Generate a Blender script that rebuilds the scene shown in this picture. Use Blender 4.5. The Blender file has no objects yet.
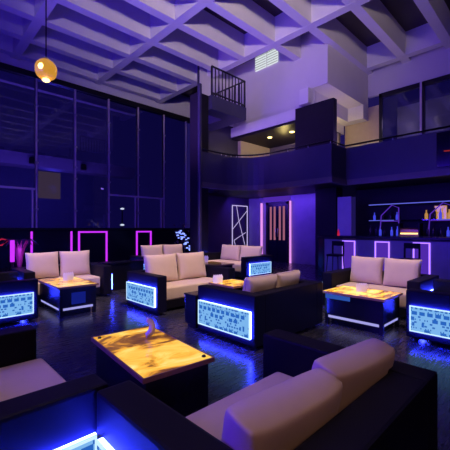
import bpy, bmesh, math, random
from mathutils import Vector, Matrix
R = math.radians
SC = bpy.context.scene
COL = SC.collection

# ------------------------------------------------------------------ materials
def new_mat(name):
    m = bpy.data.materials.new(name); m.use_nodes = True
    nt = m.node_tree; nt.nodes.clear()
    out = nt.nodes.new('ShaderNodeOutputMaterial')
    return m, nt, out

def principled(name, col, rough=0.5, metal=0.0, spec=0.5, bump=0.0, bscale=200, var=0.0, vscale=6, coat=0.0, emis=None, estr=0.0, sheen=0.0):
    m, nt, out = new_mat(name)
    b = nt.nodes.new('ShaderNodeBsdfPrincipled')
    b.inputs['Base Color'].default_value = (*col, 1)
    b.inputs['Roughness'].default_value = rough
    b.inputs['Metallic'].default_value = metal
    b.inputs['Specular IOR Level'].default_value = spec
    b.inputs['Coat Weight'].default_value = coat
    b.inputs['Sheen Weight'].default_value = sheen
    if emis:
        b.inputs['Emission Color'].default_value = (*emis, 1)
        b.inputs['Emission Strength'].default_value = estr
    nt.links.new(b.outputs[0], out.inputs[0])
    tc = nt.nodes.new('ShaderNodeTexCoord')
    if var > 0:
        n = nt.nodes.new('ShaderNodeTexNoise'); n.inputs['Scale'].default_value = vscale
        n.inputs['Detail'].default_value = 5
        nt.links.new(tc.outputs['Object'], n.inputs['Vector'])
        mx = nt.nodes.new('ShaderNodeMix'); mx.data_type = 'RGBA'
        mx.inputs['A'].default_value = (*[c*(1-var) for c in col], 1)
        mx.inputs['B'].default_value = (*[min(1, c*(1+var)) for c in col], 1)
        nt.links.new(n.outputs['Fac'], mx.inputs['Factor'])
        nt.links.new(mx.outputs['Result'], b.inputs['Base Color'])
    if bump > 0:
        n2 = nt.nodes.new('ShaderNodeTexNoise'); n2.inputs['Scale'].default_value = bscale
        nt.links.new(tc.outputs['Object'], n2.inputs['Vector'])
        bp = nt.nodes.new('ShaderNodeBump'); bp.inputs['Strength'].default_value = bump
        bp.inputs['Distance'].default_value = 0.01
        nt.links.new(n2.outputs['Fac'], bp.inputs['Height'])
        nt.links.new(bp.outputs[0], b.inputs['Normal'])
    return m

def emit(name, col, s):
    m, nt, out = new_mat(name)
    e = nt.nodes.new('ShaderNodeEmission')
    e.inputs[0].default_value = (*col, 1); e.inputs[1].default_value = s
    nt.links.new(e.outputs[0], out.inputs[0])
    return m

def floor_mat():
    m, nt, out = new_mat('polished_dark_tile')
    b = nt.nodes.new('ShaderNodeBsdfPrincipled')
    tc = nt.nodes.new('ShaderNodeTexCoord')
    br = nt.nodes.new('ShaderNodeTexBrick')
    br.inputs['Scale'].default_value = 1.0
    br.inputs['Brick Width'].default_value = 1.2; br.inputs['Row Height'].default_value = 0.3
    br.inputs['Mortar Size'].default_value = 0.004
    br.inputs['Color1'].default_value = (.020, .020, .038, 1)
    br.inputs['Color2'].default_value = (.034, .033, .055, 1)
    br.inputs['Mortar'].default_value = (.008, .008, .012, 1)
    nt.links.new(tc.outputs['Object'], br.inputs['Vector'])
    mp = nt.nodes.new('ShaderNodeMapping'); mp.inputs['Scale'].default_value = (2, 14, 1)
    nt.links.new(tc.outputs['Object'], mp.inputs['Vector'])
    n = nt.nodes.new('ShaderNodeTexNoise'); n.inputs['Scale'].default_value = 2.5; n.inputs['Detail'].default_value = 6
    nt.links.new(mp.outputs[0], n.inputs['Vector'])
    rp = nt.nodes.new('ShaderNodeMapRange'); rp.inputs['To Min'].default_value = .14; rp.inputs['To Max'].default_value = .40
    nt.links.new(n.outputs['Fac'], rp.inputs['Value'])
    nt.links.new(rp.outputs[0], b.inputs['Roughness'])
    mx = nt.nodes.new('ShaderNodeMix'); mx.data_type = 'RGBA'; mx.blend_type = 'MULTIPLY'
    mx.inputs['Factor'].default_value = .6
    nt.links.new(br.outputs['Color'], mx.inputs['A']); nt.links.new(n.outputs['Color'], mx.inputs['B'])
    nt.links.new(mx.outputs['Result'], b.inputs['Base Color'])
    b.inputs['Specular IOR Level'].default_value = .38
    nt.links.new(b.outputs[0], out.inputs[0])
    return m

def onyx_mat(name, off=0.0, strength=1.0):
    m, nt, out = new_mat(name)
    tc = nt.nodes.new('ShaderNodeTexCoord')
    mp = nt.nodes.new('ShaderNodeMapping'); mp.inputs['Location'].default_value = (off, off*.7, 0)
    mp.inputs['Rotation'].default_value = (0, 0, .5)
    mp.inputs['Scale'].default_value = (1.0, 1.7, 1)
    nt.links.new(tc.outputs['Object'], mp.inputs['Vector'])
    n1 = nt.nodes.new('ShaderNodeTexNoise'); n1.inputs['Scale'].default_value = 2.0; n1.inputs['Detail'].default_value = 8
    n1.inputs['Roughness'].default_value = .6; n1.inputs['Distortion'].default_value = 1.3
    nt.links.new(mp.outputs[0], n1.inputs['Vector'])
    cr = nt.nodes.new('ShaderNodeValToRGB')
    el = cr.color_ramp.elements
    el[0].position = .35; el[0].color = (.07, .022, .004, 1)
    el[1].position = .68; el[1].color = (1.0, .86, .34, 1)
    for p, c in ((.41, (.22, .08, .006, 1)), (.455, (.70, .30, .014, 1)), (.50, (1.0, .52, .04, 1)), (.58, (1.0, .68, .12, 1))):
        e = el.new(p); e.color = c
    nt.links.new(n1.outputs['Fac'], cr.inputs[0])
    b = nt.nodes.new('ShaderNodeBsdfPrincipled')
    b.inputs['Base Color'].default_value = (.25, .13, .04, 1)
    b.inputs['Roughness'].default_value = .12
    nt.links.new(cr.outputs[0], b.inputs['Emission Color'])
    b.inputs['Emission Strength'].default_value = strength
    nt.links.new(b.outputs[0], out.inputs[0])
    return m

def lattice_mat():
    """back-lit fretwork: pale cyan sheet with little dark blue rectangles in rows"""
    m, nt, out = new_mat('backlit_fretwork')
    tc = nt.nodes.new('ShaderNodeTexCoord')
    sp = nt.nodes.new('ShaderNodeSeparateXYZ'); nt.links.new(tc.outputs['Object'], sp.inputs[0])
    cb = nt.nodes.new('ShaderNodeCombineXYZ')
    nt.links.new(sp.outputs['Y'], cb.inputs['X']); nt.links.new(sp.outputs['Z'], cb.inputs['Y'])
    def cells(w, h, off, thr, mort):
        mp = nt.nodes.new('ShaderNodeMapping'); mp.inputs['Location'].default_value = (off, off*.37, 0)
        nt.links.new(cb.outputs[0], mp.inputs['Vector'])
        br = nt.nodes.new('ShaderNodeTexBrick')
        br.inputs['Scale'].default_value = 1
        br.inputs['Brick Width'].default_value = w; br.inputs['Row Height'].default_value = h
        br.inputs['Mortar Size'].default_value = mort; br.inputs['Mortar Smooth'].default_value = 0
        br.inputs['Color1'].default_value = (0, 0, 0, 1); br.inputs['Color2'].default_value = (1, 1, 1, 1)
        br.inputs['Mortar'].default_value = (0, 0, 0, 1)
        br.offset = .37; br.squash = .62; br.squash_frequency = 3
        nt.links.new(mp.outputs[0], br.inputs['Vector'])
        g = nt.nodes.new('ShaderNodeMath'); g.operation = 'GREATER_THAN'; g.inputs[1].default_value = thr
        nt.links.new(br.outputs['Color'], g.inputs[0])
        return g
    a = cells(.090, .074, .03, .40, .014)
    c = cells(.045, .037, .4, .56, .008)
    mxm = nt.nodes.new('ShaderNodeMath'); mxm.operation = 'MAXIMUM'
    nt.links.new(a.outputs[0], mxm.inputs[0]); nt.links.new(c.outputs[0], mxm.inputs[1])
    mx = nt.nodes.new('ShaderNodeMix'); mx.data_type = 'RGBA'
    mx.inputs['A'].default_value = (.24, .55, 1.0, 1)
    mx.inputs['B'].default_value = (.025, .15, .62, 1)
    nt.links.new(mxm.outputs[0], mx.inputs['Factor'])
    e = nt.nodes.new('ShaderNodeEmission'); e.inputs[1].default_value = .85
    nt.links.new(mx.outputs['Result'], e.inputs[0])
    nt.links.new(e.outputs[0], out.inputs[0])
    return m

def glass_mat(name, tint, refl=0.10, rough=0.02):
    m, nt, out = new_mat(name)
    t = nt.nodes.new('ShaderNodeBsdfTransparent'); t.inputs[0].default_value = (*tint, 1)
    g = nt.nodes.new('ShaderNodeBsdfGlossy'); g.inputs['Roughness'].default_value = rough
    g.inputs[0].default_value = (.9, .9, 1, 1)
    fr = nt.nodes.new('ShaderNodeFresnel'); fr.inputs[0].default_value = 1.5
    ad = nt.nodes.new('ShaderNodeMath'); ad.operation = 'ADD'; ad.use_clamp = True; ad.inputs[1].default_value = refl
    nt.links.new(fr.outputs[0], ad.inputs[0])
    mx = nt.nodes.new('ShaderNodeMixShader')
    nt.links.new(ad.outputs[0], mx.inputs[0]); nt.links.new(t.outputs[0], mx.inputs[1]); nt.links.new(g.outputs[0], mx.inputs[2])
    nt.links.new(mx.outputs[0], out.inputs[0])
    return m

M = {}
M['floor'] = floor_mat()
M['plaster'] = principled('white_plaster', (.62, .60, .62), .75, bump=.15, bscale=60, var=.05, vscale=3)
M['coffer'] = principled('dark_coffer_panel', (.035, .022, .022), .4, var=.2)
M['darkwall'] = principled('dark_navy_lacquer_wall', (.035, .03, .06), .4, spec=.3, var=.2, vscale=2)
M['doorwall'] = principled('slate_wall_panel', (.20, .18, .26), .35, var=.22, vscale=3)
M['upperwall'] = principled('lilac_plaster', (.55, .52, .56), .8, var=.05, vscale=2)
M['parapet'] = principled('dark_glossy_parapet', (.05, .046, .09), .42, spec=.3, var=.15, vscale=2)
M['fascia'] = principled('brown_grey_fascia', (.10, .085, .095), .5, var=.15)
M['beige'] = principled('beige_plaster', (.45, .37, .26), .8, var=.08)
M['pier'] = principled('dark_pier', (.012, .010, .016), .5, spec=.2, var=.2)
M['lacquer'] = principled('black_lacquer', (.006, .0055, .014), .25, spec=.25, bump=.02, bscale=40)
M['leather'] = principled('black_leatherette', (.0045, .004, .010), .55, spec=.12, bump=.12, bscale=250)
M['cream'] = principled('cream_upholstery', (.60, .46, .37), .8, bump=.2, bscale=350, var=.06, vscale=9, sheen=.15)
M['piping'] = principled('cream_piping', (.50, .38, .30), .8, bump=.1, bscale=300)
M['metal'] = principled('brushed_metal', (.45, .43, .48), .35, metal=1)
M['mullion'] = principled('pale_aluminium', (.66, .54, .62), .45, metal=.25)
M['blackmetal'] = principled('black_metal', (.015, .014, .018), .4, metal=.4)
M['rim'] = principled('rosy_wood_rim', (.26, .12, .09), .35, var=.25, vscale=20)
M['paper'] = principled('white_paper', (.85, .83, .86), .7, bump=.1, bscale=80)
M['lilacplastic'] = principled('lilac_acrylic', (.62, .52, .85), .25)
M['lattice'] = lattice_mat()
M['ledwhite'] = emit('cyan_white_led', (.55, .80, 1.0), 1.15)
M['ledblue'] = emit('blue_led_edge', (.02, .03, 1.0), 150)
M['plinth'] = emit('lavender_plinth_light', (.46, .44, 1.0), .8)
M['niche'] = emit('blue_niche_light', (.02, .04, .7), .28)
M['strippanel'] = emit('blue_strip_panel', (.05, .18, .85), .45)
M['magenta'] = emit('magenta_neon', (.55, .03, .90), 1.2)
M['violet'] = emit('violet_neon', (.36, .16, 1.0), 1.9)
M['violetfill'] = emit('violet_backlight', (.14, .04, .72), .55)
M['pinkled'] = emit('pink_violet_led', (.75, .28, .85), 1.1)
M['pinkglass'] = emit('pink_lit_glass', (.80, .26, .42), .42)
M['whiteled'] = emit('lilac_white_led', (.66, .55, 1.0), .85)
M['amber'] = emit('amber_bulb', (1.0, .62, .18), 5.0)
M['downlight'] = emit('yellow_downlight', (1.0, .74, .22), 6.0)
M['louvre'] = emit('daylit_louvre', (.80, .86, .90), .95)
M['street'] = emit('street_lamp_glow', (.75, .85, .6), 3.0)
M['redled'] = emit('red_led', (.8, .02, .08), .6)
M['screenline'] = emit('red_screen_line', (.6, .04, .03), .5)
M['screen'] = principled('black_screen', (.006, .005, .006), .15)
M['glass'] = glass_mat('smoked_window_glass', (.55, .55, .75), .0)
M['glass_clear'] = glass_mat('clear_glass', (.8, .8, .9), .05)
M['frosted'] = principled('frosted_panel', (.42, .40, .46), .45, var=.15, vscale=4)
M['amberglass'] = principled('amber_ribbed_glass', (.20, .09, .01), .25, emis=(1.0, .46, .04), estr=.55, var=.5, vscale=30, bump=.6, bscale=45)
M['asphalt'] = principled('night_asphalt', (.04, .04, .06), .6, var=.2)
M['reflection_band'] = principled('reflection_band_paint', (.22, .20, .32), .6)
M['building'] = principled('night_building', (.16, .15, .22), .8, var=.2)
M['warmwin'] = emit('dim_warm_window', (.22, .14, .16), .55)
M['leaf'] = principled('magenta_lit_leaf', (.16, .06, .12), .4, var=.3)  # magenta light on the fronds is put into the base colour
M['gold'] = principled('brass_machine', (.75, .50, .12), .3, metal=.9)
M['goldlight'] = emit('machine_lamp', (1.0, .75, .25), 2.2)
M['shelfblue'] = emit('blue_shelf_light', (.16, .18, .95), .75)
M['bottleblue'] = principled('blue_glow_bottle', (.05, .06, .35), .1, emis=(.08, .10, 1.0), estr=.55)  # blue glints of the bar light put in as emission
M['bottledark'] = principled('dark_bottle', (.02, .02, .03), .1)
M['bottlegold'] = principled('whisky_glint_bottle', (.45, .25, .05), .12, emis=(.9, .45, .06), estr=.5)  # warm glints put into the bottle as emission
M['glint'] = emit('blue_glint', (.22, .30, 1.0), 1.8)
M['trunk'] = principled('dark_bark', (.03, .02, .03), .8)

# ------------------------------------------------------------------ mesh helpers
def add_box(bm, x0, x1, y0, y1, z0, z1, bev=0.0, seg=2):
    g = bmesh.ops.create_cube(bm, size=1)
    vs = g['verts']
    bmesh.ops.transform(bm, matrix=Matrix.Translation(((x0+x1)/2, (y0+y1)/2, (z0+z1)/2)) @ Matrix.Diagonal((x1-x0, y1-y0, z1-z0, 1)), verts=vs)
    if bev > 0:
        es = list({e for v in vs for e in v.link_edges})
        bmesh.ops.bevel(bm, geom=es, offset=bev, segments=seg, affect='EDGES', profile=.6)
    return bm

def box(x0, x1, y0, y1, z0, z1, bev=0.0, seg=2):
    return add_box(bmesh.new(), x0, x1, y0, y1, z0, z1, bev, seg)

def add_tube(bm, pts, r, n=8):
    pts = [Vector(p) for p in pts]
    rings = []
    for i, p in enumerate(pts):
        a = pts[max(0, i-1)]; b = pts[min(len(pts)-1, i+1)]
        d = (b-a).normalized()
        up = Vector((0, 0, 1)) if abs(d.z) < .95 else Vector((1, 0, 0))
        s = d.cross(up).normalized(); t = s.cross(d)
        rings.append([bm.verts.new(p + r*(math.cos(2*math.pi*k/n)*s + math.sin(2*math.pi*k/n)*t)) for k in range(n)])
    for A, B in zip(rings, rings[1:]):
        for k in range(n):
            bm.faces.new((A[k], A[(k+1) % n], B[(k+1) % n], B[k]))
    bm.faces.new(rings[0][::-1]); bm.faces.new(rings[-1])
    return bm

def add_lathe(bm, prof, n=20, c=(0, 0, 0)):
    rings = []
    for r, z in prof:
        rings.append([bm.verts.new((c[0]+max(r, .0005)*math.cos(2*math.pi*k/n), c[1]+max(r, .0005)*math.sin(2*math.pi*k/n), c[2]+z)) for k in range(n)])
    for A, B in zip(rings, rings[1:]):
        for k in range(n):
            bm.faces.new((A[k], A[(k+1) % n], B[(k+1) % n], B[k]))
    bm.faces.new(rings[0][::-1]); bm.faces.new(rings[-1])
    return bm

def add_prism(bm, poly, z0, z1):
    lo = [bm.verts.new((x, y, z0)) for x, y in poly]; hi = [bm.verts.new((x, y, z1)) for x, y in poly]
    n = len(poly)
    bm.faces.new(lo[::-1]); bm.faces.new(hi)
    for i in range(n):
        bm.faces.new((lo[i], lo[(i+1) % n], hi[(i+1) % n], hi[i]))
    return bm

def obj(name, bm, mat, parent=None, smooth=False, loc=None):
    bmesh.ops.recalc_face_normals(bm, faces=bm.faces)
    me = bpy.data.meshes.new(name); bm.to_mesh(me); bm.free()
    if smooth:
        for p in me.polygons: p.use_smooth = True
    me.materials.append(M[mat] if isinstance(mat, str) else mat)
    o = bpy.data.objects.new(name, me); COL.objects.link(o)
    if parent: o.parent = parent
    if loc: o.location = loc
    return o

def tag(o, label, cat, group=None):
    o['label'] = label; o['category'] = cat
    if group: o['group'] = group
    return o

def thing(name, label, cat, loc=(0, 0, 0), rz=0, group=None):
    o = bpy.data.objects.new(name, None); COL.objects.link(o)
    o.empty_display_size = .1
    o.location = loc; o.rotation_euler = (0, 0, rz)
    return tag(o, label, cat, group)

def struct(name, bm, mat, parent=None, smooth=False):
    o = obj(name, bm, mat, parent, smooth)
    if not parent: o['kind'] = 'structure'
    return o

# ------------------------------------------------------------------ setting
struct('floor', box(-4, 15, -4, 15, -.1, 0), 'floor')
g = struct('ground_outside', box(-12, 26, 15.2, 45, -.12, -.02), 'asphalt')

ZB = 8.17; ZC = 9.05
struct('ceiling', box(-4, 15, -4, 15.2, ZC, ZC+.1), 'coffer')
for k in range(-2, 12):
    y = 14.7 - 1.47*k
    if y < -4: break
    struct('ceiling_beam', box(-4, 14.4 if y < 6 else 11.1 if y < 8 else 9.74, y-.15, y+.15, ZB, ZC), 'plaster')
for x in (-3.43, -.18, 3.07, 6.33, 9.6, 13.9):
    struct('ceiling_cross_beam', box(x-.15, x+.15, -4, 15 if x < 10 else 5.9, ZB-.006, ZC), 'plaster')
# cream soffit plates in the coffers on the far left, where the tops read as pale plaster
struct('wall_back', box(-4.2, -4, -4, 15, 0, ZC), 'darkwall')
struct('wall_rear', box(-4, 15, -4.2, -4, 0, ZC), 'darkwall')

# glass wall along Y = 15
YW = 15.0
struct('wall_left', box(-4, 12, YW, YW+.15, 0, 1.46), 'lacquer')
struct('trim_1', box(-4, 12, YW-.10, YW+.2, 1.46, 1.55, .01), 'blackmetal')
struct('trim_2', box(-4, 12, YW-.08, YW+.2, 7.62, 7.84, .01), 'blackmetal')
struct('trim_3', box(-4, 12, YW+.02, YW+.15, 7.84, ZC), 'plaster')
mx_ = [3.83 + 1.53*k for k in range(-4, 6)]
for i in range(len(mx_)-1):
    a, b = mx_[i], mx_[i+1]
    w = struct('window_%d' % (i+1), add_box(box(a-.03, a+.03, YW-.06, YW+.1, 1.55, 7.62), b-.03, b-.012, YW-.03, YW+.1, 1.55, 7.62), 'mullion')
    obj('pane', box(a+.03, b-.03, YW+.03, YW+.045, 1.55, 7.62), 'glass', w)
    for z in (2.3, 3.7, 4.2, 5.1, 6.5):
        obj('glass_clamp', box(a-.07, a+.07, YW-.10, YW-.06, z-.035, z+.035, .008), 'metal', w)
    if i in (3, 6, 7):
        bm = box(a+.03, b-.03, YW-.02, YW+.06, 3.08, 3.16)
        add_box(bm, b-.16, b-.10, YW-.02, YW+.06, 1.55, 3.1)
        obj('transom_bar', bm, 'mullion', w)
# right end of glass wall and the dark return walls
struct('wall_left_return', box(11.9, 12.05, 10.9, 15, 0, ZC), 'darkwall')
struct('wall_far', box(9.05, 12.4, 10.9, 11.05, 0, ZC), 'darkwall')
struct('column', box(7.36, 7.84, 8.95, 9.4, 0, 6.3), 'pier')
struct('pillar', add_lathe(bmesh.new(), [(.07, 0), (.07, 6.5)], 16, (7.30, 8.78, 0)), 'darkwall')
struct('wall_far_upper', box(9.05, 11.1, 10.86, 10.9, 6.3, ZC), 'upperwall')
struct('wall_door_side', box(12.2, 12.35, 6.55, 10.9, 0, 3.05), 'doorwall')

# mezzanine: slab, parapets, rail
XP, XQ, YP, YS = 9.6, 10.6, 8.8, 5.11
arc = [(8.4 + 1.2*math.sin(t), 7.6 + 1.2*math.cos(t)) for t in [R(a) for a in range(0, 91, 10)]]
front = [(7.38, YP)] + arc + [(XP, YS), (XQ, YS), (XQ, -3.9)]
def offset_path(path, d):
    out = []
    for i, p in enumerate(path):
        a = path[max(0, i-1)]; b = path[min(len(path)-1, i+1)]
        n = []
        for u, v in ((a, p), (p, b)):
            dx, dy = v[0]-u[0], v[1]-u[1]; L = math.hypot(dx, dy)
            if L > 1e-9: n.append((-dy/L, dx/L))
        if len(n) == 2:
            sx, sy = n[0][0]+n[1][0], n[0][1]+n[1][1]
            k = 2/max(.3, (sx*sx+sy*sy)); out.append((p[0]+sx*k*d, p[1]+sy*k*d))
        else: out.append((p[0]+n[0][0]*d, p[1]+n[0][1]*d))
    return out
def band(path, d0, d1, z0, z1):
    A = offset_path(path, d0); B = offset_path(path, d1)
    bm = bmesh.new()
    add_prism(bm, A + B[::-1], z0, z1)
    return bm
struct('wall_parapet', band(front, 0, .12, 3.14, 4.20), 'parapet')
struct('trim_4', band(front, -.05, .14, 2.96, 3.14), 'fascia')
slab = [(7.40, YP+.14)] + offset_path(front, .14)[1:] + [(14.8, -3.9), (14.8, 10.9), (9.05, 10.9), (8.9, 9.5), (7.4, 9.05)]
struct('ceiling_under_mezzanine', add_prism(bmesh.new(), slab, 2.98, 3.13), 'pier')
rail = offset_path(front, .06)
hr = thing('handrail', 'dark metal handrail with small posts along the curved mezzanine parapet', 'railing', (XP, YS, 4.2))
def rel(ps, o): return [(x-o[0], y-o[1], z-o[2]) for x, y, z in ps]
org = (XP, YS, 4.2)
obj('rail', add_tube(bmesh.new(), rel([(x, y, 4.30) for x, y in rail], org), .028), 'blackmetal', hr, True)
posts = []
for (x0, y0), (x1, y1) in zip(rail, rail[1:]):
    L = math.hypot(x1-x0, y1-y0); n = max(1, int(L/.75))
    for k in range(n):
        posts.append((x0+(x1-x0)*k/n, y0+(y1-y0)*k/n))
for x, y in posts[::1]:
    obj('post', add_tube(bmesh.new(), rel([(x, y, 4.19), (x, y, 4.30)], org), .014, 6), 'metal', hr, True)

# third-floor balcony with baluster rail
bl = thing('balcony', 'small high balcony with vertical-bar railing below the ceiling beams', 'balcony', (8.78, 9.3, 5.8))
HX = .92
obj('slab', add_prism(bmesh.new(), [(-HX, -.5), (HX, -.5), (HX, 1.55), (.17, 1.55), (.17, .1), (-HX, .1)], 0, .5), 'parapet', bl)
obj('railing', add_tube(add_tube(bmesh.new(), [(-HX+.05, -.46, 1.55), (HX-.05, -.46, 1.55), (HX-.05, 1.5, 1.55)], .035), [(-HX+.05, -.46, .60), (HX-.05, -.46, .60), (HX-.05, 1.5, .60)], .03), 'blackmetal', bl, True)
for k in range(11):
    x = -HX+.05 + (2*HX-.1)*k/10
    obj('baluster', add_tube(bmesh.new(), [(x, -.46, .5), (x, -.46, 1.55)], .022 if 0 < k < 10 else .04, 6), 'blackmetal', bl, True)
for k in range(1, 8):
    y = -.46 + 1.96*k/7
    obj('baluster', add_tube(bmesh.new(), [(HX-.05, y, .5), (HX-.05, y, 1.55)], .022, 6), 'blackmetal', bl, True)

# upper storey on the right
struct('wall_upper', box(11.1, 11.25, 6.6, 10.9, 6.18, ZC), 'upperwall')
struct('wall_upper_slab', box(10.95, 14.3, 7.0, 10.9, 5.78, 6.2), 'plaster')
struct('ceiling_mezzanine', box(11.0, 14, 7.0, 10.88, 5.68, 5.78), 'pier')
struct('wall_mezzanine_end', box(11.4, 14, 10.70, 10.88, 3.13, 5.7), 'beige')
struct('wall_mezzanine_back', box(13.6, 13.75, 6.9, 10.7, 3.13, 5.7), 'fascia')
struct('wall_block', box(10.9, 14.4, 5.95, 6.62, 6.75, ZC), 'upperwall')
struct('wall_block_slab', box(10.7, 14.4, 6.62, 7.0, 6.18, 6.75), 'plaster')
struct('wall_block_return', box(13.9, 14.4, 5.95, 6.62, 6.18, 6.75), 'plaster')
struct('pillar', box(10.8, 11.05, 5.67, 7.25, 3.13, 6.12), 'pier')
struct('wall_upper_right', box(14.4, 14.55, 5.48, 7.0, 3.13, 6.75), 'beige')
struct('wall_above_windows', box(14.4, 14.55, -4, 5.95, 7.2, ZC), 'upperwall')
struct('wall_room_behind', box(16.6, 16.7, -4, 5.5, 3.13, 7.2), 'upperwall')
ws = [5.48, 3.9, 2.3, .7, -.9]
for i in range(4):
    a, b = ws[i+1], ws[i]
    bm = box(14.36, 14.48, b-.12, b, 3.13, 7.2)
    add_box(bm, 14.36, 14.48, a, a+.03, 3.13, 7.2); add_box(bm, 14.36, 14.48, a, b, 7.02, 7.2)
    w = struct('window_%d' % (i+11), bm, 'blackmetal')
    obj('mullion', box(14.34, 14.4, a-.035, a+.035, 3.13, 7.2), 'mullion', w)
    obj('pane', box(14.43, 14.445, a+.03, b-.12, 3.13, 7.02), 'glass', w)

# the high louvre, split by a beam
for (a, b, lab) in ((8.90, 9.5, 'bright louvred vent on upper wall, left half of the pair'), (8.28, 8.84, 'bright louvred vent on upper wall, right half cut by a beam')):
    v = thing('wall_vent', lab, 'vent', (11.09, (a+b)/2, 8.42))
    h = (b-a)/2
    obj('light_panel', box(-.03, 0, -h, h, 0, .62), 'louvre', v)
    bm = bmesh.new()
    for k in range(6): add_box(bm, -.05, -.02, -h, h, .04+.105*k, .06+.105*k)
    obj('slats', bm, 'metal', v)

# downlights under the mezzanine ceiling
for y, lab in ((9.35, 'yellow ceiling downlight under the white slab, nearer the balcony'), (8.15, 'yellow ceiling downlight under the white slab, nearer the dark pier')):
    d = thing('downlight', lab, 'ceiling light', (11.9, y, 5.68))
    obj('ring', add_lathe(bmesh.new(), [(.13, -.02), (.13, 0), (.10, 0), (.10, -.02)], 20), 'metal', d)
    obj('lens', add_lathe(bmesh.new(), [(.095, -.035), (.095, -.012)], 20), 'downlight', d)

# doorway on the lit wall
dr = struct('door_1', add_box(add_box(box(12.12, 12.20, 8.5, 8.62, 0, 2.72), 12.12, 12.20, 9.62, 9.75, 0, 2.72), 12.12, 12.20, 8.5, 9.75, 2.62, 2.74), 'blackmetal')
for y0, y1 in ((9.13, 9.62), (8.62, 9.11)):
    lf = obj('door_leaf', box(12.14, 12.195, y0, y1, .02, 2.62), 'lacquer', dr)
    c = (y0+y1)/2
    obj('glass_strip', box(12.125, 12.142, c-.17, c-.07, 1.0, 2.52), 'pinkglass', lf)
    obj('glass_strip', box(12.125, 12.142, c+.05, c+.15, 1.0, 2.52), 'pinkglass', lf)
    obj('door_handle', add_tube(bmesh.new(), [(12.09, 9.12+(.05 if y0 > 9.1 else -.06), 1.15), (12.09, 9.12+(.05 if y0 > 9.1 else -.06), 1.55)], .015), 'metal', lf, True)
tag(obj('light_tube', box(12.06, 12.16, 9.97, 10.04, .0, 2.72, .01), 'pinkled'), 'pink violet light tube left of the lit doorway', 'light tube')
tag(obj('light_tube', box(12.06, 12.16, 8.36, 8.41, .0, 2.74, .01), 'pinkled'), 'pink violet light tube right of the lit doorway', 'light tube')

obj('header_panel', box(12.17, 12.199, 8.45, 9.95, 2.76, 2.98), 'violetfill', dr)
# zigzag light frame on far wall
zz = thing('wall_light', 'tall white light outline with crossed lines on dark wall left of doorway', 'wall light', (11.55, 10.88, .55))
def bars(bm, ps, r=.016):
    for a, b in ps: add_tube(bm, [a, b], r, 6)
    return bm
W2, H2 = .52, 2.06
obj('frame', bars(bmesh.new(), [((-W2, 0, 0), (-W2, 0, H2)), ((W2, 0, 0), (W2, 0, H2)), ((-W2, 0, H2), (W2, 0, H2)), ((-W2, 0, 0), (W2, 0, 0))], .022), 'whiteled', zz)
obj('crossed_lines', bars(bmesh.new(), [((-.25, -.01, H2), (-.1, -.01, 1.4)), ((-.1, -.01, 1.4), (.38, -.01, .05)), ((-.5, -.012, .95), (.5, -.012, 1.85)), ((-.42, -.01, .42), (.4, -.01, .78)), ((-.3, -.01, .1), (-.42, -.01, .42))], .013), 'whiteled', zz)

# stair hand rail with lit glass near the column
st = thing('stair_rail', 'pale sloping stair handrail over blue-lit glass beside the column', 'handrail', (8.6, 10.0, 0))
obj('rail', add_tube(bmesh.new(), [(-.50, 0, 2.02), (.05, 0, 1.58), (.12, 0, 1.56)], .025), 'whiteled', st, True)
obj('glass_panel', box(-.48, .1, -.01, .01, .25, 1.5), 'violetfill', st)
obj('post', add_tube(bmesh.new(), [(-.48, 0, 0), (-.48, 0, 2.0)], .02), 'blackmetal', st)
obj('post', add_tube(bmesh.new(), [(.1, 0, 0), (.1, 0, 1.57)], .02), 'blackmetal', st)

# magenta neon outlines on the low wall
def neon(x0, x1, ztop, zb, lab, top=True, left=True, right=True, dim=False):
    bm = bmesh.new(); y = YW-.03; t = .035
    if left: add_box(bm, x0-t, x0+t, y-.03, y+.02, zb, ztop)
    if right: add_box(bm, x1-t, x1+t, y-.03, y+.02, zb, ztop)
    if top: add_box(bm, x0, x1, y-.03, y+.02, ztop-2*t, ztop)
    tag(obj('neon_outline', bm, 'magenta'), lab, 'neon light')
neon(5.52, 6.78, 1.40, .0, 'magenta neon outline on low wall behind the right cushion of the far-left sofa')
neon(3.66, 3.70, 1.40, .0, 'single upright magenta neon bar on low wall, leftmost above the far-left sofa', False, True, False)
neon(5.2, 5.25, 1.40, .0, 'single upright magenta neon bar on low wall above middle of the far-left sofa', False, True, False)
neon(8.35, 9.15, 1.40, .0, 'narrow magenta neon outline on low wall, rightmost before the stairs')

# outside: added band with dark spots imitating a glass reflection, building, lamps
struct('exterior_reflection_band', box(-6, 11, 20, 21, 4.9, 5.55), 'reflection_band')
for x in (2.0, 4.9, 7.6):
    tag(obj('reflection_spot', add_lathe(bmesh.new(), [(.16, 0), (.16, .3), (.12, .34)], 14, (x, 19.9, 5.0)), 'blackmetal'), 'small black spot on the band imitating a glass reflection, %s' % {2.0: 'seen through the leftmost tall pane', 4.9: 'seen through the second tall pane', 7.6: 'seen through the third tall pane'}[x], 'reflection spot')
ob = thing('building', 'dim building outside the glass wall with a brownish lit window', 'building', (9, 34, -.02))
obj('wall', box(-5, 5, 0, 5, 0, 7.5), 'building', ob)
obj('window', box(-.15, 1.77, -.05, .02, 4.4, 6.9), 'warmwin', ob)
obj('roof', box(-5.1, 5.1, -.15, 5.1, 7.5, 7.7), 'building', ob)
for (x, y, z, lab) in ((9.6, 19.0, 2.75, 'upper pale street light outside, behind fourth tall pane'), (9.3, 18.4, 1.75, 'lower hazy street light outside, just above the window ledge')):
    s = thing('street_light', lab, 'street light', (x, y, -.02))
    obj('pole', add_tube(bmesh.new(), [(0, 0, 0), (0, 0, z)], .04), 'blackmetal', s)
    obj('lamp_head', add_lathe(bmesh.new(), [(.03, -.04), (.12, -.01), (.12, .03), (.04, .07)], 14, (0, 0, z)), 'street', s, True)

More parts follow.
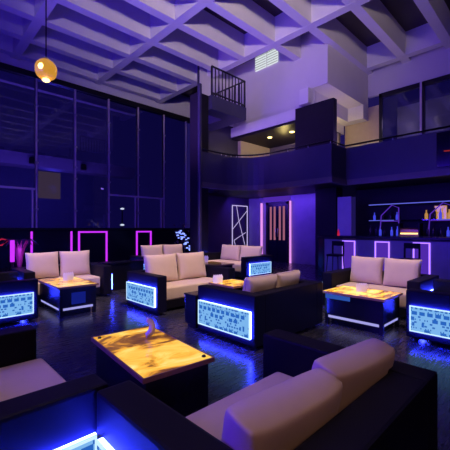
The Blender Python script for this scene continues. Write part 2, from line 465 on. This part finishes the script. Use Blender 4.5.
# added shrub whose blue glints imitate the bar's reflection in the glass
fs = thing('added_glint_shrub', 'added dark shrub with blue glints for a glass reflection, beyond the sofa and left of column', 'plant', (9.25, 12.2, 0))
random.seed(5)
bm = bmesh.new()
for k in range(70):
    p = Vector((random.uniform(-.55, .3), random.uniform(-.3, .3), random.uniform(.1, 1.7)))
    d = Vector((random.uniform(-1, 1), random.uniform(-1, 1), random.uniform(.1, 1))).normalized()*.16
    s = d.cross(Vector((0, 0, 1))).normalized()*.045
    v = [bm.verts.new(q) for q in (p, p+d*.5+s, p+d, p+d*.5-s)]
    bm.faces.new(v)
obj('foliage', bm, 'leaf', fs)
obj('trunk', add_tube(bmesh.new(), [(0, 0, 0), (-.05, 0, .9), (-.1, .03, 1.7)], .035), 'trunk', fs, True)
wire = obj('glint_string', add_tube(bmesh.new(), [(-.66+.95*k/11, -.30+.03*math.sin(3*k), 1.42-.9*k/11+.16*math.sin(2.1*k)) for k in range(12)], .008, 5), 'blackmetal', fs)
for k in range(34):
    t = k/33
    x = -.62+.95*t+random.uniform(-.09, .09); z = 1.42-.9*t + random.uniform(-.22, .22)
    obj('bulb', box(x-.03-.05*random.random(), x+.03, -.34, -.30, z-.02-.03*random.random(), z+.02), 'glint', wire)  # emissive glints of the reflection, not real bulbs

# palm at far left; post and red squiggle imitate an LED sign's reflection
pp = thing('potted_palm', 'potted palm tinged magenta at the left edge against the low wall', 'plant', (2.25, 10.4, 0))
obj('pot', add_lathe(bmesh.new(), [(.14, 0), (.2, .4), (.19, .4), (.17, .34)], 16), 'lacquer', pp, True)
bm = bmesh.new()
for k in range(9):
    a = k*2*math.pi/9+.3
    pts = [Vector((.02*math.cos(a), .02*math.sin(a), .35)), Vector((.12*math.cos(a), .12*math.sin(a), .95)), Vector((.3*math.cos(a), .3*math.sin(a), 1.22)), Vector((.46*math.cos(a), .46*math.sin(a), 1.05))]
    prev = None
    for q, w in zip(pts, (.02, .05, .05, .005)):
        s = Vector((-math.sin(a), math.cos(a), 0))*w
        c = (bm.verts.new(q+s), bm.verts.new(q-s))
        if prev: bm.faces.new((prev[0], prev[1], c[1], c[0]))
        prev = c
obj('fronds', bm, 'leaf', pp, True)
bo_ = thing('reflected_post', 'short glowing magenta post for a reflected sign, at left edge in front of palm', 'lamp', (1.92, 9.6, 0))
obj('post', add_lathe(bmesh.new(), [(.10, 0), (.10, .04), (.03, .05), (.03, .95)], 14), 'blackmetal', bo_, True)
obj('tube', add_lathe(bmesh.new(), [(.05, .68), (.05, 1.22)], 14), 'magenta', bo_, True)
tag(obj('reflected_sign', add_tube(bmesh.new(), [(1.75, 11, 1.12), (1.95, 11, 1.22), (2.12, 11, 1.18), (1.95, 11, 1.05), (1.78, 11, 1.03)], .02), 'redled'), 'small red squiggle for a reflected LED sign at the left edge beside the palm', 'neon sign')

# low black divider left of centre
dv = thing('divider', 'low black glossy divider just right of the far-left sofa', 'divider', (3.9, 7.75, 0))
obj('body', box(-.55, .55, -.12, .12, .0, .64, .01), 'lacquer', dv)
obj('cap', box(-.57, .57, -.14, .14, .64, .69, .01), 'lacquer', dv)

# ------------------------------------------------------------------ pendant lamp
pl = thing('pendant_lamp', 'round amber glass pendant lamp hanging on a long black cord', 'lamp', (1.38, 4.93, 3.67))
obj('cord', add_tube(bmesh.new(), [(0, 0, .16), (0, 0, ZC-3.67)], .009, 6), 'blackmetal', pl)
bm = bmesh.new()
n = 24; prof = []
for i in range(13):
    t = -1.15 + 2.45*i/12
    prof.append((.14*math.cos(t)**.9, .14*math.sin(t)))
add_lathe(bm, prof, n)
for i, v in enumerate(bm.verts):
    if i % 2: v.co.x *= .965; v.co.y *= .965
obj('globe', bm, 'amberglass', pl, False)
obj('bulb', add_lathe(bmesh.new(), [(.02, -.10), (.045, -.13), (.05, -.145), (.03, -.16)], 14), 'amber', pl, True)
f = (-.696*.13, -.718*.13)
bm = bmesh.new(); bmesh.ops.create_uvsphere(bm, u_segments=14, v_segments=8, radius=.05)
bmesh.ops.translate(bm, vec=(f[0]*.78, f[1]*.78, -.005), verts=bm.verts)
obj('glowing_spot', bm, 'amber', pl, True)
obj('cap', add_lathe(bmesh.new(), [(.055, .118), (.055, .135), (.02, .165)], 16), 'gold', pl, True)

# ------------------------------------------------------------------ sofas
def cushion_bm(w, h, t, n=14, seed=0, plump=.42):
    rnd = random.Random(seed)
    bm = bmesh.new()
    ph = [rnd.uniform(0, 6.28) for _ in range(4)]
    def pt(u, v, s):
        ex = 1-.055*(1-u*u)**1; ez = 1-.055*(1-v*v)
        x = w/2*u*ez; z = h/2*v*(1-.05*(1-u*u))
        th = t/2*max(0, (1-u**4)*(1-v**4))**plump
        wr = .006*math.sin(5*u+ph[0])*math.sin(4*v+ph[1])*max(0, (1-u*u)*(1-v*v))
        return (x, s*(th+wr), z+h/2)
    F = {}
    for s in (-1, 1):
        for i in range(n+1):
            for j in range(n+1):
                u = math.sin(math.pi/2*(2*i/n-1)); v = math.sin(math.pi/2*(2*j/n-1))
                edge = i in (0, n) or j in (0, n)
                if s == 1 and edge: F[s, i, j] = F[-1, i, j]
                else: F[s, i, j] = bm.verts.new(pt(u, v, s))
    for s in (-1, 1):
        for i in range(n):
            for j in range(n):
                q = (F[s, i, j], F[s, i+1, j], F[s, i+1, j+1], F[s, i, j+1])
                bm.faces.new(q if s == 1 else q[::-1])
    return bm

D = 1.12; TA = .19; TB = .20; ZA = .68; ZS = .44
FACE = {'-Y': 0, '+Y': math.pi, '-X': -math.pi/2, '+X': math.pi/2}
BOUNDS = {}
def sofa(x0, x1, y0, y1, face, label, cushion_labels, cw=None, ch=.52, tilt=12, yaws=(0, 0), back_gap=0.0, ct=.19, plump=.38, seat_in=.15, pz=0.0, shift=0.0, piped=True, apart=1.0):
    """footprint in room coordinates; face = the side the seat opens to"""
    cx, cy = (x0+x1)/2, (y0+y1)/2
    L, dp = (x1-x0, y1-y0) if face in ('-Y', '+Y') else (y1-y0, x1-x0)
    rz = FACE[face]
    root = thing('sofa', label, 'sofa', (cx, cy, 0), rz, 'lounge sofas with lit arm panels')
    h, d = L/2, dp/2
    obj('base', box(-h+TA, h-TA, -d+max(.06, seat_in+.01), d-TB, .05, .20, .008), 'leather', root)
    obj('backrest', box(-h+TA-.002, h-TA+.002, d-TB, d, .05, ZA, .018), 'leather', root)
    obj('seat_cushion', box(-h+TA+.006, h-TA-.006, -d+seat_in, d-TB-.004, .20, ZS, .035, 3), 'cream', root, True)
    for s in (-1, 1):
        xa, xb = (-h, -h+TA) if s < 0 else (h-TA, h)
        arm = obj('arm', box(xa, xb, -d, d, .05, ZA, .018), 'leather', root)
        xo = -h if s < 0 else h
        pw = min(.99, dp-.10)/2
        # thin edge-lit border, then the fretwork sheet on top
        bm = bmesh.new()
        e = .012
        pa, pb = sorted((xo+s*.001, xo+s*.030))
        fr = obj('panel_edge_light', box(pa, pb, -pw+.006, pw-.006, .150+pz, .482+pz), 'ledblue', arm)
        pa, pb = sorted((xo+s*.030, xo+s*.038))
        for (ya, yb, za, zb) in ((-pw, pw, .470, .488), (-pw, pw, .144, .162), (-pw, -pw+.018, .162, .470), (pw-.018, pw, .162, .470)):
            add_box(bm, pa, pb, ya, yb, za+pz, zb+pz)
        obj('panel_border', bm, 'ledwhite', arm)
        pa, pb = sorted((xo+s*.030, xo+s*.035))
        obj('fretwork_panel', box(pa, pb, -pw+.018, pw-.018, .162+pz, .470+pz), 'lattice', arm)
    for sx in (-1, 1):
        for sy in (-1, 1):
            obj('foot', add_lathe(bmesh.new(), [(.025, 0), (.03, .052)], 10, (sx*(h-.1), sy*(d-.1), 0)), 'blackmetal', root)
    # loose back cushions
    n = len(cushion_labels)
    inner = L-2*TA
    w = cw or (inner-.02)/n
    mr = Matrix.Rotation(rz, 4, 'Z')
    for i, lab in enumerate(cushion_labels):
        lx = (-inner/2 + inner*(i+.5)/n)*apart + shift
        ly = d-TB-ct/2-.03-ch*math.sin(R(tilt)) + .03 - back_gap
        p = mr @ Vector((lx, ly, ZS+.004)) + Vector((cx, cy, 0))
        c = obj('back_cushion', cushion_bm(w, ch, ct, seed=len(lab)+i, plump=plump), 'cream', None, True, p)
        c.rotation_euler = Matrix.Rotation(rz+R(yaws[i % len(yaws)]), 4, 'Z').to_euler()
        c.rotation_euler.x = -R(tilt)
        c.rotation_mode = 'XYZ'
        c.matrix_world = Matrix.Translation(p) @ Matrix.Rotation(rz+R(yaws[i % len(yaws)]), 4, 'Z') @ Matrix.Rotation(-R(tilt), 4, 'X')
        tag(c, lab, 'cushion', 'loose cream back cushions')
        if not piped: continue
        bm = bmesh.new()
        pts = []
        for k in range(32):
            q = k/8
            if q < 1: u, v = -1+2*q, -1
            elif q < 2: u, v = 1, -1+2*(q-1)
            elif q < 3: u, v = 1-2*(q-2), 1
            else: u, v = -1, 1-2*(q-3)
            pts.append((w/2*u*(1-.055*(1-v*v)), 0, ch/2*v*(1-.05*(1-u*u))+ch/2))
        add_tube(bm, pts+pts[:1], .006, 5)
        obj('piping', bm, 'piping', c, True)
    return root

sofa(.695, 2.21, .51, 1.66, '+Y', 'nearest black sofa seen from behind, cream cushions over its back',
     ['big cream cushion on nearest sofa, farther from camera, by its far arm', 'big cream cushion on nearest sofa, closer to camera, cut by the bottom edge'], cw=.62, ch=.365, tilt=14, yaws=(-7, -5), ct=.21, plump=.12, shift=-.065, piped=False, apart=1.16)
sofa(-.35, .78, 1.69, 3.22, '+X', 'black sofa at the bottom left corner, only its empty cream seat showing', ['cream cushion on bottom left sofa, by arm near camera', 'cream cushion on bottom left sofa, by arm far from camera'], seat_in=-.04, pz=-.03)
sofa(3.05, 4.66, 2.62, 3.72, '+Y', 'black sofa at centre with its back to us and lit blue panel arm',
     ['cream cushion on centre sofa back, right-hand and farther one', 'cream cushion on centre sofa back, left-hand one above lit panel'], ch=.42, tilt=14, yaws=(3, -3), ct=.2, plump=.3)
sofa(3.10, 5.0, 4.85, 5.95, '-Y', 'cream and black sofa facing the centre sofa, lit panel on left arm',
     ['cream cushion on sofa facing the centre sofa, left one', 'cream cushion on sofa facing the centre sofa, right one'], ch=.56, tilt=10)
sofa(1.60, 3.32, 7.05, 8.15, '-Y', 'cream sofa with black arms behind the far-left onyx table',
     ['cream cushion on far-left sofa, left one half behind the dark arm', 'cream cushion on far-left sofa, right one with lower corner on seat'], ch=.56, tilt=8, yaws=(4, -3))
sofa(.42, 1.56, 5.98, 7.5, '+X', 'black sofa at left edge with lit blue panel beside far-left table',
     ['cream cushion on left edge sofa, nearer camera', 'cream cushion on left edge sofa, farther from camera'])
sofa(5.70, 6.82, 1.56, 3.22, '-X', 'cream sofa in front of the bar facing the right-hand onyx table',
     ['cream cushion on sofa before the bar, left one', 'cream cushion on sofa before the bar, right one'], ch=.52, tilt=10)
sofa(4.85, 6.35, .40, 1.50, '+Y', 'black sofa at right edge showing lit blue panel on its arm',
     ['cream cushion on right edge sofa, far from lit panel', 'cream cushion on right edge sofa, close to lit panel'], tilt=10, back_gap=.03, ch=.30)
sofa(7.05, 8.35, 6.42, 8.64, '-X', 'black sofa before the doorway with small lit panel on near arm',
     ['cream cushion on sofa before the doorway, left one below crossed lines', 'cream cushion on sofa before the doorway, right one behind the lit arm'], tilt=10)
sofa(4.95, 6.9, 8.2, 9.3, '-Y', 'sofa farthest back, only its cushions showing behind another sofa',
     ['cream cushion on farthest back sofa, left one', 'cream cushion on farthest back sofa, right one'], ch=.56, tilt=8)

# ------------------------------------------------------------------ tables
def table(x0, x1, y0, y1, label, seed, zt=.52, strength=1.0, niche=None, strip=False, pegs=False, lit=True, rot=0):
    cx, cy = (x0+x1)/2, (y0+y1)/2
    a, b = (x1-x0)/2, (y1-y0)/2
    t = thing('coffee_table', label, 'table', (cx, cy, 0), R(rot), 'onyx-topped coffee tables')
    obj('body', box(-a+.035, a-.035, -b+.035, b-.035, .15, zt-.035, .006), 'lacquer', t)
    obj('base', box(-a+.11, a-.11, -b+.11, b-.11, .0, .095), 'lacquer', t)
    for sx in (-1, 1):
        for sy in (-1, 1):
            obj('leg', box(*sorted((sx*(a-.038), sx*(a-.09))), *sorted((sy*(b-.038), sy*(b-.09))), 0, .15), 'lacquer', t)
    obj('plinth_light', box(-a+.045, a-.045, -b+.045, b-.045, .108, .149, .006), 'plinth' if lit else 'lacquer', t)
    bm = bmesh.new(); r = .013
    z0, z1 = zt-.035, zt
    add_box(bm, -a, a, -b, -b+r, z0, z1, .003); add_box(bm, -a, a, b-r, b, z0, z1, .003)
    add_box(bm, -a, -a+r, -b+r, b-r, z0, z1, .003); add_box(bm, a-r, a, -b+r, b-r, z0, z1, .003)
    obj('rim', bm, 'rim', t)
    obj('onyx_top', box(-a+r, a-r, -b+r, b-r, zt-.034, zt-.004), onyx_mat('backlit_onyx_%d' % seed, seed*3.7, strength), t)
    if niche:
        obj('lit_niche', box(*niche), 'niche', t)
    if strip:
        obj('lit_strip', box(-a+.029, -a+.036, b-.45, b-.05, zt-.11, zt-.045), 'strippanel', t)
    if pegs:
        for px, py in ((-a+.055, b-.07), (a-.055, -b+.07)):
            obj('peg', add_lathe(bmesh.new(), [(.017, 0), (.017, .006), (.012, .012)], 12, (px, py, zt-.004)), 'blackmetal', t, True)
    return t
table(1.16, 1.75, 1.89, 2.97, 'nearest coffee table with veined amber onyx top and dark base', 1, strength=1.0, pegs=True, lit=False, rot=-5)
table(1.83, 2.52, 5.88, 7.10, 'far-left coffee table with glowing amber top before the cream sofa', 2, strength=.95, niche=(-.12, .12, -.579, -.572, .20, .40))
table(4.76, 5.50, 1.74, 2.70, 'coffee table on right before the bar sofa, pale glowing amber top', 3, strength=1.35, strip=True)
table(4.0, 4.62, 3.92, 4.56, 'coffee table between centre sofas, its amber top half hidden', 4, strength=1.1)
table(6.0, 6.72, 6.55, 7.5, 'dark coffee table before the doorway sofa, top barely seen', 5, strength=.05, lit=False)

sb = thing('side_table', 'small black cube table beside the lit arm of centre sofa', 'table', (3.28, 4.0, 0))
obj('body', box(-.15, .15, -.13, .13, .05, .48, .01), 'lacquer', sb)
obj('top', box(-.16, .16, -.14, .14, .48, .505, .006), 'lacquer', sb)
obj('base', box(-.12, .12, -.1, .1, 0, .05), 'blackmetal', sb)

# napkins and holders
def napkin_fan(loc, label, s=1.0, rz=0):
    bm = bmesh.new()
    for k in range(5):
        a = R(-28+14*k)
        p = [(0, 0), (.05*math.cos(a+1.2), .10), (.0, .14)]
        ox = .018*(k-2)
        vs = []
        for (x, z) in ((-.035, 0), (.035, 0), (.03+.03*math.sin(a), .09), (.05*math.sin(a), .13), (-.03+.02*math.sin(a), .085)):
            vs.append((x*s+ox*s, z*s))
        A = [bm.verts.new((x, (k-2)*.012*s-.002, z)) for x, z in vs]; B = [bm.verts.new((x, (k-2)*.012*s+.002, z)) for x, z in vs]
        bm.faces.new(A[::-1]); bm.faces.new(B)
        for i in range(5): bm.faces.new((A[i], A[(i+1) % 5], B[(i+1) % 5], B[i]))
    o = obj('folded_napkin', bm, 'paper', None, False, loc); o.rotation_euler = (0, 0, rz)
    return tag(o, label, 'napkin', 'folded napkins on tables')
napkin_fan((2.24, 6.62, .518), 'white folded napkin standing on far-left amber table', 1.25, -.32)
napkin_fan((5.13, 2.22, .518), 'white folded napkins lying open on right-hand amber table', 1.1, -1.16)
napkin_fan((4.10, 4.42, .518), 'pointed white napkin on the table between centre sofas', 1.2, -.75)
napkin_fan((6.3, 7.38, .518), 'white napkin on the dark table before the doorway sofa', 1.6, -.71)
# curved lilac holder on the nearest table
hd = bmesh.new()
A = []
for k in range(15):
    t = R(-78+150*k/14); w = .014+.014*math.sin(math.pi*(k+1)/16)
    A.append([hd.verts.new(((.075+q)*math.cos(t), y, (.075+q)*math.sin(t)+.090)) for q, y in ((-w, -.025), (w, -.025), (w, .025), (-w, .025))])
for a, b in zip(A, A[1:]):
    for k in range(4): hd.faces.new((a[k], a[(k+1) % 4], b[(k+1) % 4], b[k]))
hd.faces.new(A[0][::-1]); hd.faces.new(A[-1])
ho = obj('napkin_holder', hd, 'lilacplastic', None, True, (1.555, 2.66, .518)); ho.rotation_euler = (0, 0, -.5)
tag(ho, 'curved lilac holder on the nearest amber table', 'holder')

# ------------------------------------------------------------------ bar
XB = 9.6
struct('wall_bar_back', box(12.4, 12.5, -3.9, 5.6, 0, 2.98), 'pier')
struct('column_bar', box(11.0, 11.5, 5.68, 6.5, 0, 2.98), 'pier')
bar = thing('bar_counter', 'long black bar counter with violet-lit front panels', 'bar', (XB, 2.2, 0))
obj('front', box(0, .12, -3.4, 3.15, 0, 1.18), 'doorwall', bar)
obj('end_panel', box(-.06, .7, 3.15, 3.33, 0, 1.22), 'lacquer', bar)
obj('counter_top', box(-.18, .75, -3.45, 3.36, 1.22, 1.29, .01), 'lacquer', bar)
obj('under_top_trim', box(-.03, .1, -3.4, 3.15, 1.18, 1.22), 'blackmetal', bar)
for yc in (4.54, 3.57, 2.59, 1.60):
    y = yc-2.2
    p = obj('lit_panel', box(-.012, -.001, y-.17, y+.17, .05, 1.12), 'violetfill', bar)
    bm = bmesh.new()
    add_box(bm, -.03, -.008, y-.20, y-.165, .05, 1.14); add_box(bm, -.03, -.008, y+.165, y+.20, .05, 1.14); add_box(bm, -.03, -.008, y-.20, y+.20, 1.12, 1.15)
    obj('neon_edge', bm, 'violet', p)
tag(obj('screen_panel', box(11.0, 11.04, 5.12, 5.62, 0, 2.62, .004), 'frosted'), 'pale frosted upright panel at the left end of the bar', 'panel')
# back bar shelves
for z, lab, y0 in ((2.36, 'upper blue-lit glass shelf behind the bar', 6.1), (1.80, 'lower blue-lit glass shelf behind the bar', 6.1)):
    s = thing('bar_shelf', lab, 'shelf', (12.2, 1.5, z))
    obj('board', box(-.14, .2, -2.5, y0-2.65, -.012, .012), 'glass_clear', s)
    bm = bmesh.new()
    if z > 2: add_box(bm, -.16, -.14, -2.5, y0-2.65, -.012, .018)
    else:
        add_box(bm, -.16, -.14, 2.6, 3.45, -.012, .012); add_box(bm, -.16, -.14, -2.5, 1.3, -.012, .012)
    obj('edge_light', bm, 'shelfblue', s)
bc = thing('back_counter', 'black back counter carrying bottles behind the bar', 'counter', (12.1, 1.5, 0))
obj('cabinet', box(-.3, .28, -2.6, 3.55, 0, 1.22), 'lacquer', bc)
obj('counter_top', box(-.33, .29, -2.6, 3.57, 1.22, 1.27, .006), 'lacquer', bc)
def bottle_bm(h, r):
    return add_lathe(bmesh.new(), [(r*.9, 0), (r, .01), (r, h*.58), (r*.4, h*.74), (r*.36, h*.94), (r*.42, h*.95), (r*.42, h)], 12)
protos = {}
for nm, mt, hh, rr in (('blue', 'bottleblue', .31, .042), ('dark', 'bottledark', .33, .045), ('gold', 'bottlegold', .27, .05)):
    protos[nm] = (mt, bottle_bm(hh, rr))
shared = {}
LAB = {('blue', 'c'): 'blue-glinting bottle standing on the back counter of the bar', ('blue', 's'): 'blue-glinting bottle on the lower bar shelf', ('blue', 't'): 'blue-glinting bottle on the upper bar shelf',
       ('dark', 'c'): 'dark bottle standing on the back counter of the bar', ('dark', 's'): 'dark bottle on the lower bar shelf', ('dark', 't'): 'dark bottle on the upper bar shelf',
       ('gold', 'c'): 'golden bottle standing on the back counter of the bar', ('gold', 's'): 'golden bottle on the lower bar shelf', ('gold', 't'): 'golden bottle on the upper bar shelf'}
GRP = {'c': 'bottles on the back counter', 's': 'bottles on the lower bar shelf', 't': 'bottles on the upper bar shelf'}
random.seed(11)
def bottle(kind, where, x, y, z):
    if kind not in shared:
        o = obj('bottle', protos[kind][1], protos[kind][0], None, True)
        shared[kind] = o
    else:
        o = shared[kind].copy(); COL.objects.link(o)
    o.location = (x, y, z); k = random.uniform(.85, 1.15); o.scale = (1, 1, k)
    tag(o, LAB[kind, where], 'bottle', GRP[where] + ', ' + kind)
y = 4.9
while y > -.6:
    if not (3.18 < y < 3.95):
        bottle(random.choice(['blue', 'dark', 'gold', 'dark', 'blue']), 'c', 12.0+random.uniform(-.1, .12), y, 1.27)
    y -= random.uniform(.13, .24)
y = 4.8
while y > -.6:
    if not (3.2 < y < 3.9):
        bottle(random.choice(['blue', 'dark', 'gold', 'blue']), 's', 12.2+random.uniform(-.04, .05), y, 1.812)
    y -= random.uniform(.15, .3)
em = thing('espresso_machine', 'brass coffee machine glowing yellow behind the bar', 'coffee machine', (11.95, 3.55, 1.27), -math.pi/2)
obj('body', box(-.28, .28, -.15, .2, .10, .22, .02), 'gold', em)
obj('drip_tray', box(-.3, .3, -.22, .2, 0, .05, .01), 'gold', em)
obj('side_panel', box(-.32, -.28, -.2, .2, .0, .42, .01), 'blackmetal', em)
obj('side_panel', box(.28, .32, -.2, .2, .0, .42, .01), 'blackmetal', em)
obj('lamp_strip', box(-.26, .26, -.165, -.152, .06, .10), 'goldlight', em)
obj('cup_rail', add_tube(bmesh.new(), [(-.28, -.14, .25), (.28, -.14, .25)], .012), 'gold', em)
for y, s, lab in ((2.75, -1, 'violet arched glass rack behind bar, right of coffee machine'), (4.25, -1, 'violet arched glass rack behind bar, left of coffee machine')):
    rk = thing('glass_rack', lab, 'rack', (12.0, y, 1.27))
    obj('frame', add_tube(add_tube(bmesh.new(), [(0, -.32, 0), (0, -.32, .95), (0, -.1, 1.05), (0, .25, .7), (0, .3, 0)], .02), [(0, .28, .5), (0, -.3, .5)], .015), 'violetfill', rk, True)
tag(obj('flame_bottle', add_lathe(bmesh.new(), [(.03, 0), (.04, .02), (.03, .12), (.012, .2)], 10, (9.75, 4.95, 1.29)), 'redled'), 'small red glowing item on the left end of bar', 'lamp')
tag(obj('amber_bottle_light', box(12.33, 12.38, 2.62, 2.96, 1.812, 2.25, .01), 'bottlegold'), 'small amber square picture standing on the lower bar shelf', 'picture')

# bar stools
for y, lab in ((4.72, 'black bar stool with square back at the left end of bar'), (2.72, 'black bar stool with square back behind bar sofa, right one')):
    s = thing('bar_stool', lab, 'stool', (9.1, y, 0), math.pi/2, 'bar stools')
    obj('seat', box(-.19, .19, -.19, .19, .70, .76, .02), 'leather', s)
    obj('backrest', add_box(add_box(box(-.19, .19, -.19, -.15, 1.0, 1.14, .01), -.19, -.15, -.19, -.15, .76, 1.02), .15, .19, -.19, -.15, .76, 1.02), 'leather', s)
    for sx in (-1, 1):
        for sy in (-1, 1):
            obj('leg', add_tube(bmesh.new(), [(sx*.16, sy*.16, .71), (sx*.2, sy*.2, 0)], .016, 8), 'blackmetal', s, True)
    obj('footrest', add_tube(bmesh.new(), [(-.18, .18, .28), (.18, .18, .28)], .012), 'metal', s)

# screen hung on the parapet
tv = thing('wall_screen', 'black screen showing a red streak, hung on parapet at right edge', 'screen', (XQ-.04, 1.7, 3.2))
obj('panel', box(-.03, .03, -.78, .78, 0, .95, .006), 'screen', tv)
bm = bmesh.new()
add_tube(bm, [(-.033, .6, .42), (-.033, .3, .40), (-.033, -.1, .46), (-.033, -.6, .44)], .018, 6)
obj('red_streak', bm, 'screenline', tv)

# ------------------------------------------------------------------ lights
def light(kind, name, loc, target, col, e, size=1, sy=None, spread=None):
    l = bpy.data.lights.new(name, kind); l.energy = e; l.color = col
    if kind == 'AREA':
        l.size = size
        if sy: l.shape = 'RECTANGLE'; l.size_y = sy
        if spread: l.spread = R(spread)
    else:
        l.shadow_soft_size = size
    o = bpy.data.objects.new(name, l); COL.objects.link(o)
    o.location = loc
    if target is not None:
        d = Vector(target)-Vector(loc); o.rotation_euler = d.to_track_quat('-Z', 'Y').to_euler()
    return o
# added lamps without fixtures: warm wash behind camera, floating violet, blue side, cushion spots
light('AREA', 'added_warm_wash', (-3.8, -3.8, 4.6), (4.5, 4.5, 10.2), (1.0, .78, .76), 900, 2.2, spread=52)
light('AREA', 'fill_light', (-1.5, -2.5, 4.5), (2.5, 2, .6), (1.0, .52, .34), 40, 1.5)
light('AREA', 'added_violet_wash', (4.0, 5.5, 2.6), (4.0, 5.5, 9), (.10, .025, 1.0), 165, 9, 11, spread=80)
light('AREA', 'blue_side_light', (-3.6, 5.5, 3.2), (6, 5.0, 1.6), (.06, .015, 1.0), 750, 4)
light('AREA', 'violet_wall_wash', (5.0, 9.5, 4.6), (11, 8.0, 7.0), (.30, .12, 1.0), 45, 2, spread=75)
def spot(loc, tgt, col, e, ang=40):
    o = light('SPOT', 'added_cushion_spot', loc, tgt, col, e, .15)
    o.data.spot_size = R(ang); o.data.spot_blend = .7
for loc, tgt, e in (((3.7, 2.1, 8.3), (4.0, 5.3, .6), 3200), ((1.5, 4.9, 8.3), (2.5, 7.6, .6), 3200), ((4.0, 3.6, 8.3), (6.2, 2.4, .6), 2600),
                    ((5.3, 6.6, 8.3), (7.8, 7.7, .6), 2600), ((5.3, 6.6, 8.3), (6.0, 8.8, .6), 2600), ((1.4, 2.2, 8.3), (.9, 1.6, .7), 300), ((1.9, .75, 8.3), (3.75, 2.9, .9), 1700)):
    spot(loc, tgt, (1.0, .73, .57), e, 26)
light('AREA', 'slab_edge_wash', (9.9, 9.0, 4.6), (11.0, 8.9, 6.1), (.40, .22, 1.0), 22, 3, .3)  # added washes for slab edge, soffit, door wall and bar; no fixtures
light('AREA', 'soffit_wash', (11.6, 5.0, 4.6), (11.9, 6.3, 6.7), (.40, .22, 1.0), 22, 1.5, .3)
light('AREA', 'door_wash', (10.6, 8.8, 2.85), (12.2, 8.8, 1.5), (.15, .05, 1.0), 85, 3.6, .3)
light('AREA', 'bar_wash', (9.0, 3.2, 2.9), (9.7, 3.2, .6), (.10, .03, 1.0), 40, 4, .3)
light('POINT', 'mezzanine_glow', (12.2, 8.8, 5.2), None, (1.0, .75, .25), 40, .1)
light('POINT', 'corridor_glow', (12.8, 6.6, 5.2), None, (1.0, .75, .30), 40, .1)
light('POINT', 'upper_room_glow', (15.4, 4.9, 6.2), None, (1.0, .75, .8), 14, .2)
light('AREA', 'added_band_wash', (3, 17.5, 3.0), (3, 20.5, 5.3), (.30, .14, 1.0), 260, 10, 1)  # added violet wash to brighten the reflection band
light('POINT', 'added_building_fill', (8, 27, 4.5), None, (.12, .08, 1.0), 900, .3)  # added violet-blue fill on the building, no lamp stands there
light('POINT', 'palm_glow', (2.2, 10.0, .7), None, (.7, .05, 1.0), 10, .05)
light('POINT', 'pendant_glow', (1.38, 4.93, 3.45), None, (1.0, .6, .2), 4, .05)

w = bpy.data.worlds.new('night'); SC.world = w; w.use_nodes = True
bg = w.node_tree.nodes['Background']
bg.inputs[0].default_value = (.010, .006, .07, 1); bg.inputs[1].default_value = 1.1

# ------------------------------------------------------------------ camera
cd = bpy.data.cameras.new('camera'); cam = bpy.data.objects.new('camera', cd); COL.objects.link(cam)
cam.location = (0, 0, 1.5)
cam.rotation_euler = (math.pi/2, 0, -math.atan2(.696, .718))
cd.sensor_width = 36; cd.lens = 36*330/450; cd.shift_y = 4/450
cd.clip_start = .05; cd.clip_end = 200
SC.camera = cam

SC.view_settings.view_transform = 'Standard'; SC.view_settings.look = 'None'
SC.view_settings.exposure = 0; SC.view_settings.gamma = 1
SC.cycles.use_denoising = True
SC.cycles.max_bounces = 8
SC.cycles.sample_clamp_indirect = 4
